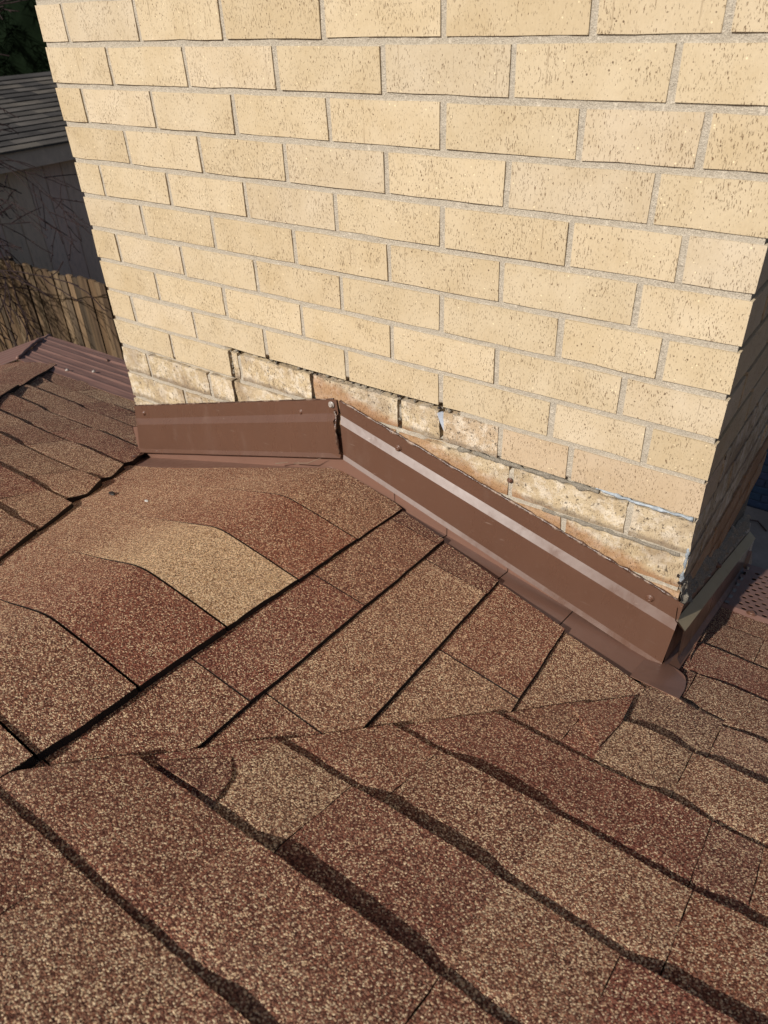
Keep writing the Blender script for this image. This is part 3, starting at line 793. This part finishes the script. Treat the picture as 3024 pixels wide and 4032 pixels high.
gl = empty('gutter_guard'); tag(gl, 'brown ribbed sheet gutter cover on the eave left of the chimney', 'gutter cover')
prL = ribbed(.318, .645, zm(.318) + .012, zm(.318) - .062, (.14, .31, .47, .62, .78))
profile_strip('ribbed_sheet', prL, -1.2, -.008, 'guard', gl, 40, .0045, miter=lambda y: hip_x(y) - .0)
# raised mitre strip at the corner
bead('mitre_joint', [(hip_x(.318) , .318, prL[0][1] + .004), (hip_x(.5), .5, prL[34][1] + .007), (hip_x(.645), .645, prL[-1][1] + .005)], .007, 'guard', gl, 24, .5, seed=5)
for (x, y) in ((-.93, .36), (-.86, .42), (-.62, .50), (-.98, .56), (-.40, .40)):
    o = link('screw', szn if x in (-.93, -.86) else sm, None, gl); o.rotation_euler = (R(-90), 0, 0)
    k = min(range(len(prL)), key=lambda i: abs(prL[i][0] - y)); o.location = (x, y, prL[k][1] + .003)
gs = empty('gutter_guard'); tag(gs, 'narrow brown gutter cover turning away behind the left hip corner', 'gutter cover')
v = []; f = []
xs_ = [(hip_x(y), z) for y, z in prL]
for i in range(25):
    for k, (y, z) in enumerate(prL):
        a = y - 3.2 * i / 24 if i else y
        v.append((hip_x(y), min(a, y), z))
m_ = len(prL)
for i in range(24):
    for k in range(m_ - 1): a = i * m_ + k; f.append((a, a + 1, a + m_ + 1, a + m_))
mesh('ribbed_sheet', v, f, 'guard', gs)
# perforated guard on the right
gr = empty('gutter_guard'); tag(gr, 'perforated brown gutter guard on the eave right of the chimney', 'gutter guard')
v = []; f = []
cell = .0205; y0g, y1g = .352, .668; x0g, x1g = 1.372, 2.1
ny = int((y1g - y0g) / cell); nx_ = int((x1g - x0g) / cell)
def gz(x, y): 
    t = (y - y0g) / (y1g - y0g); return zm(y0g) + .016 - .095 * t + .004 * nz(x * 5, y * 5, 3.) + (-.010 * max(0, 1 - (y - y0g) / .02))
for j in range(ny):
    for i in range(nx_):
        xx = x0g + i * cell + (cell * .5 if j % 2 else 0) - (.06 * ((j / ny)) * 0); yy = y0g + j * cell
        solid = j < 1 or j > ny - 3 or i == 0
        b0 = len(v); sq = []
        for (a, b) in ((0, 0), (.5, 0), (1, 0), (1, .5), (1, 1), (.5, 1), (0, 1), (0, .5)):
            px, py = xx + a * cell, yy + b * cell; sq.append((px, py, gz(px, py)))
        if solid: v += sq; f.append(tuple(range(b0, b0 + 8))); continue
        rx_, ry_ = .0058, .0066
        cx, cy = xx + cell / 2, yy + cell / 2; hl = []; hb_ = []
        for k in range(8):
            ang = math.radians(225 + 45 * k); px, py = cx + rx_ * math.cos(ang), cy + ry_ * math.sin(ang)
            hl.append((px, py, gz(px, py))); hb_.append((px, py, gz(px, py) - .0015))
        v += sq + hl + hb_
        for k in range(8):
            k2 = (k + 1) % 8; f.append((b0 + k, b0 + k2, b0 + 8 + k2, b0 + 8 + k)); f.append((b0 + 8 + k, b0 + 8 + k2, b0 + 16 + k2, b0 + 16 + k))
mesh('perforated_sheet', v, f, 'guard', gr)
for (x, y) in ((1.43, .37), (1.55, .62)):
    o = link('screw', sm, None, gr); o.rotation_euler = (R(-100), 0, 0); o.location = (x, y, gz(x, y) + .001); o.scale = (1.5, 1, 1.5)
gut = empty('gutter'); tag(gut, 'dark brown gutter trough hanging under the perforated guard', 'gutter')
gz0 = zm(.35) - .10
box('trough', (CW + .04, 6.5, .41, .42, gz0 - .09, gz0 + .07), 'soffit', gut); box('trough', (CW + .04, 6.5, .42, .655, gz0 - .09, gz0 - .08), 'soffit', gut); box('trough', (CW + .04, 6.5, .655, .665, gz0 - .09, gz0 + .012), 'soffit', gut)
gut2 = empty('gutter'); tag(gut2, 'dark brown gutter trough under the ribbed cover at the left eave', 'gutter')
box('trough', (-1.45, -.01, .63, .642, gz0 - .14, gz0 + .005), 'soffit', gut2); box('trough', (-1.3, -.01, .41, .63, gz0 - .14, gz0 - .13), 'soffit', gut2)

# ------------------------------------------------------------------ wood fence
fen = empty('wood_fence'); tag(fen, 'weathered brown wooden picket fence behind the house on the left', 'fence')
WC = [(.120, .075, .040), (.15, .098, .055), (.085, .054, .031), (.16, .110, .064), (.13, .080, .042), (.10, .070, .044)]
x = -8.2
while x < -1.5:
    w = random.choice((.066, .075, .085)); kb = random.uniform(.55, 1.25); yj = 2.32 + random.uniform(-.012, .012); top = -1.68 + random.uniform(-.014, .012)
    lean = random.uniform(-.012, .012)
    a, b = x + .0025, x + w - .0025
    pf = [(a, GZ), (b, GZ), (b, top - .008), (b - .008, top), (a + .008, top), (a, top - .008)]
    v = [(px + lean * (pz - GZ) / 1.8, yj, pz) for px, pz in pf] + [(px + lean * (pz - GZ) / 1.8, yj + .019, pz) for px, pz in pf]
    mesh('picket', v, [(0, 1, 2, 3, 4, 5), (11, 10, 9, 8, 7, 6)] + [(i, 6 + i, 6 + (i + 1) % 6, (i + 1) % 6) for i in range(6)], 'wood', fen, (*[k * kb for k in random.choice(WC)], 1))
    x += w
for z in (-3.2, -2.6, -1.95): box('rail', (-8.2, -1.5, 2.345, 2.385, z, z + .09), 'wood', fen, (.12, .08, .05, 1))
for x in (-7.6, -5.2, -2.8): box('post', (x, x + .09, 2.39, 2.48, GZ, -1.72), 'wood', fen, (.11, .08, .05, 1))

# ------------------------------------------------------------------ grey shed behind the fence
shed = empty('shed'); tag(shed, 'grey panelled shed with shingled roof beyond the wooden fence', 'shed')
sx = -6.18; ez = -1.10
y = 2.62; k = 0
box('wall', (sx - 3.2, sx - .02, 2.62, 9.4, GZ, ez - .02), 'panel', shed, (.20, .16, .13, 1))
while y < 9.3:
    w = .205
    box('siding_panel', (sx - .02, sx, y + .003, y + w - .003, GZ + .05, ez - .03), 'panel', shed, (*[c * random.uniform(.95, 1.05) for c in (.74, .56, .42)], 1), bev=.003)
    y += w
box('fascia', (sx + .16, sx + .20, 2.4, 9.6, ez - .10, ez + .07), 'fascia', shed)
box('soffit', (sx, sx + .16, 2.4, 9.6, ez - .05, ez - .03), 'fascia', shed)
n = 15; run = 1.75; rise = .50
for i in range(n):
    t0 = i / n; t1 = (i + 1) / n
    xa = sx + .23 - run * t0; xb = sx + .23 - run * t1 - .03; za = ez + .07 + rise * t0 + .012; zb2 = ez + .07 + rise * t1 + .006
    y = 2.38
    while y < 9.6:
        w = random.uniform(.18, .42); y2 = min(9.6, y + w); c = random.choice(((.072, .064, .056), (.09, .08, .07), (.055, .05, .046), (.11, .096, .08)))
        o = mesh('roof_shingle', [(xa, y, za), (xa, y2, za), (xb, y2, zb2), (xb, y, zb2), (xa, y, za - .02), (xa, y2, za - .02), (xb, y2, zb2 - .02), (xb, y, zb2 - .02)],
             [(0, 1, 2, 3), (7, 6, 5, 4), (0, 4, 5, 1), (1, 5, 6, 2), (2, 6, 7, 3), (3, 7, 4, 0)], 'shed_shingle', shed, (*c, 1))
        y = y2
v = [(sx + .2, 2.39, ez + .06), (sx + .2, 9.6, ez + .06), (sx + .23 - run, 9.6, ez + .06 + rise), (sx + .23 - run, 2.39, ez + .06 + rise), (sx - 3.4, 2.39, ez + .03), (sx - 3.4, 9.6, ez + .03)]
mesh('roof_board', v, [(0, 1, 2, 3), (3, 2, 5, 4), (0, 3, 4), (1, 5, 2)], 'fascia', shed)

# ------------------------------------------------------------------ blue brick building, low right behind the eave
blu = empty('blue_brick_building'); tag(blu, 'dark blue painted brick wall in shade beyond the right eave', 'building')
box('wall', (-1.6, 7, 4.735, 7.5, GZ, -.9), 'blue_mortar', blu)
for r in range(15):
    x = .1 + (.1 if r % 2 else 0)
    while x < 2.3:
        box('brick', (x, x + .193, 4.724, 4.78, GZ + .03 + r * H, GZ + .03 + r * H + .058), 'blue', blu, (*[c * random.uniform(.85, 1.15) for c in (.040, .066, .115)], 1), bev=.003)
        x += .203

# ------------------------------------------------------------------ dark conifers beyond the shed
def conifer(bx, by, Rm, seed, label):
    tree = empty('conifer_tree'); tag(tree, label, 'tree')
    rs = random.Random(seed); top = 7.2
    v = []; f = []; tube(v, f, [(bx, by, GZ), (bx, by, 1.), (bx, by, top - .3)], [.22, .14, .02], 8)
    mesh('trunk', v, f, 'bark', tree)
    v = []; f = []
    for lv in range(52):
        z = GZ + .8 + lv * .19; L = Rm * (1 - lv / 56) + .15
        for b in range(15):
            a = rs.uniform(0, 2 * math.pi); l = L * rs.uniform(.6, 1.1); dr = rs.uniform(.15, .4)
            d = Vector((math.cos(a), math.sin(a), 0))
            if d.x * .85 - d.y * .5 < -.3: continue
            nt = int(10 + l * 10)
            for q in range(nt):
                t = (q + rs.random()) / nt; p = Vector((bx, by, z)) + d * l * t + Vector((0, 0, -dr * l * t * t + .05))
                for w in range(8):
                    dv = Vector((rs.gauss(0, 1), rs.gauss(0, 1), rs.gauss(-.25, .7))); dv.normalize(); dv = (dv + d * .6).normalized()
                    sd = dv.cross(Vector((rs.gauss(0, 1), rs.gauss(0, 1), rs.gauss(0, 1)))).normalized() * rs.uniform(.006, .012); ln = rs.uniform(.10, .22)
                    i0 = len(v); v += [tuple(p - sd), tuple(p + sd), tuple(p + dv * ln)]; f.append((i0, i0 + 1, i0 + 2))
    mesh('crown', v, f, 'needle', tree)
    v = []; f = []; n = 14
    for lv in range(14):
        z = GZ + .6 + lv * .7; rr = Rm * .62 * (1 - lv / 14.2)
        for k in range(n):
            a = 2 * math.pi * k / n; q = rr * (1 + .25 * nz(lv * .9, k * .8, seed)); v.append((bx + q * math.cos(a), by + q * math.sin(a), z))
    for lv in range(13):
        for k in range(n): f.append((lv * n + k, lv * n + (k + 1) % n, (lv + 1) * n + (k + 1) % n, (lv + 1) * n + k))
    mesh('inner_branches', v, f, 'needle', tree)
conifer(-11.6, 7.6, 3.0, 3, 'dark conifer directly behind the shed ridge, in the top left corner')

# ------------------------------------------------------------------ bare tree reaching in from the left
bare = empty('bare_tree'); tag(bare, 'leafless tree with thin dark branches reaching in front of the shed', 'tree')
rb = random.Random(11)
v = []; f = []
tube(v, f, [(-6.3, 1.55, GZ), (-6.25, 1.6, -2.6), (-6.15, 1.65, -1.6), (-6.0, 1.7, -.4), (-6.0, 1.7, .6)], [.10, .085, .07, .045, .02], 8)
mesh('trunk', v, f, 'bark', bare)
tw = ([], []); rd = ([], [])
def grow(p, d, L, r, depth, out, droop):
    n = max(3, int(L / .07)); pts = [Vector(p)]; rads = [r]; q = Vector(p); dd = Vector(d).normalized()
    for i in range(n):
        dd = (dd + Vector((rb.gauss(0, .11), rb.gauss(0, .11), rb.gauss(-droop, .10)))).normalized(); q = q + dd * L / n
        pts.append(q.copy()); rads.append(max(.0042, r * (1 - .8 * (i + 1) / n)))
        if depth > 0 and i > 0 and rb.random() < (.5 if depth > 1 else .3):
            nd = (dd + Vector((rb.gauss(0, .6), rb.gauss(0, .6), rb.gauss(-.1, .55)))).normalized()
            grow(q, nd, L * rb.uniform(.3, .62) * (1 - .4 * i / n), max(.0046, rads[-1] * .66), depth - 1, tw, droop)
        elif depth == 0 and rb.random() < .35:
            e = q + (dd + Vector((rb.gauss(0, .8), rb.gauss(0, .8), rb.gauss(0, .8)))).normalized() * .03
            tube(tw[0], tw[1], [q, e], [.004, .0036], 4)
    tube(out[0], out[1], pts, rads, 5)
grow((-6.1, 1.68, -.82), (1, .42, .05), 2.0, .018, 2, rd, .0)
grow((-6.1, 1.70, -.55), (1, .47, -.10), 2.0, .015, 2, tw, .03)
grow((-6.1, 1.70, -.75), (1, .50, -.06), 2.1, .015, 2, tw, .04)
grow((-6.12, 1.66, -.80), (1, .42, -.16), 2.3, .014, 2, tw, .04)
grow((-6.1, 1.66, -.60), (1, .45, -.06), 2.1, .012, 2, tw, .05)
grow((-6.14, 1.66, -1.15), (1, .42, -.02), 2.2, .012, 2, tw, .02)
grow((-6.1, 1.68, -.95), (1, .36, -.06), 2.4, .013, 2, tw, .04)
mesh('branch', rd[0], rd[1], 'red_bark', bare); o = mesh('twigs', tw[0], tw[1], 'bark', bare); o['kind'] = 'stuff'

# ------------------------------------------------------------------ small loose things
def twig(name, pts, r, mat, label, cat, group=None):
    v = []; f = []; tube(v, f, pts, [r] * (len(pts) - 1) + [r * .5], 5); o = mesh(name, v, f, mat); tag(o, label, cat, group); return o
def on_cr(x, y, h=.006): return (x, y, zc(x, y) + h)
twig('pine_needle', [on_cr(.545, -.020, .010), on_cr(.60, -.035, .018), on_cr(.63, -.028, .03)], .0009, 'twig', 'thin dry pine needle lying against the flashing at the apex', 'pine needle')
twig('pine_needle', [on_cr(.50, -.03, .010), on_cr(.535, -.026, .014)], .0011, 'twig', 'short dry stalk on shingles below the left flashing', 'pine needle')
def chip(name, c, r, mat, label, cat, seed):
    bm = bmesh.new(); bmesh.ops.create_icosphere(bm, subdivisions=2, radius=1)
    for vv in bm.verts: vv.co *= 1 + .35 * nz(vv.co.x * 1.4 + seed, vv.co.y * 1.4, vv.co.z * 1.4); vv.co = Vector((vv.co.x * r[0] + c[0], vv.co.y * r[1] + c[1], vv.co.z * r[2] + c[2]))
    o = frombm(name, bm, mat); tag(o, label, cat); return o
chip('stone_chip', on_cr(.385, -.283, .002), (.0050, .003, .0016), 'chip', 'small pale chip lying on the cricket shingles', 'stone', 1.)
chip('bark_chip', on_cr(.254, -.276, .006), (.009, .005, .003), 'tar', 'small black chip lying near the left valley', 'bark chip', 2.)
y = -.663; chip('stone_chip', (1.045, y, zm(y) + .006), (.004, .009, .0012), 'twig', 'flat beige chip lying in the right valley', 'stone', 3.)
rt_ = random.Random(5)
for x, y, lab in ((1.06, 4.2, 'dark dry twig on the shaded patio, nearest the gutter guard'), (1.14, 4.42, 'dark dry twig on the shaded patio, nearest the blue wall')):
    a = rt_.uniform(0, 3.1); l = rt_.uniform(.12, .22)
    twig('twig', [(x, y, GZ + .038), (x + l * .5 * math.cos(a), y + l * .5 * math.sin(a), GZ + .06), (x + l * math.cos(a + .4), y + l * math.sin(a + .4), GZ + .045)], .006, 'bark', lab, 'twig', 'twigs on the patio')
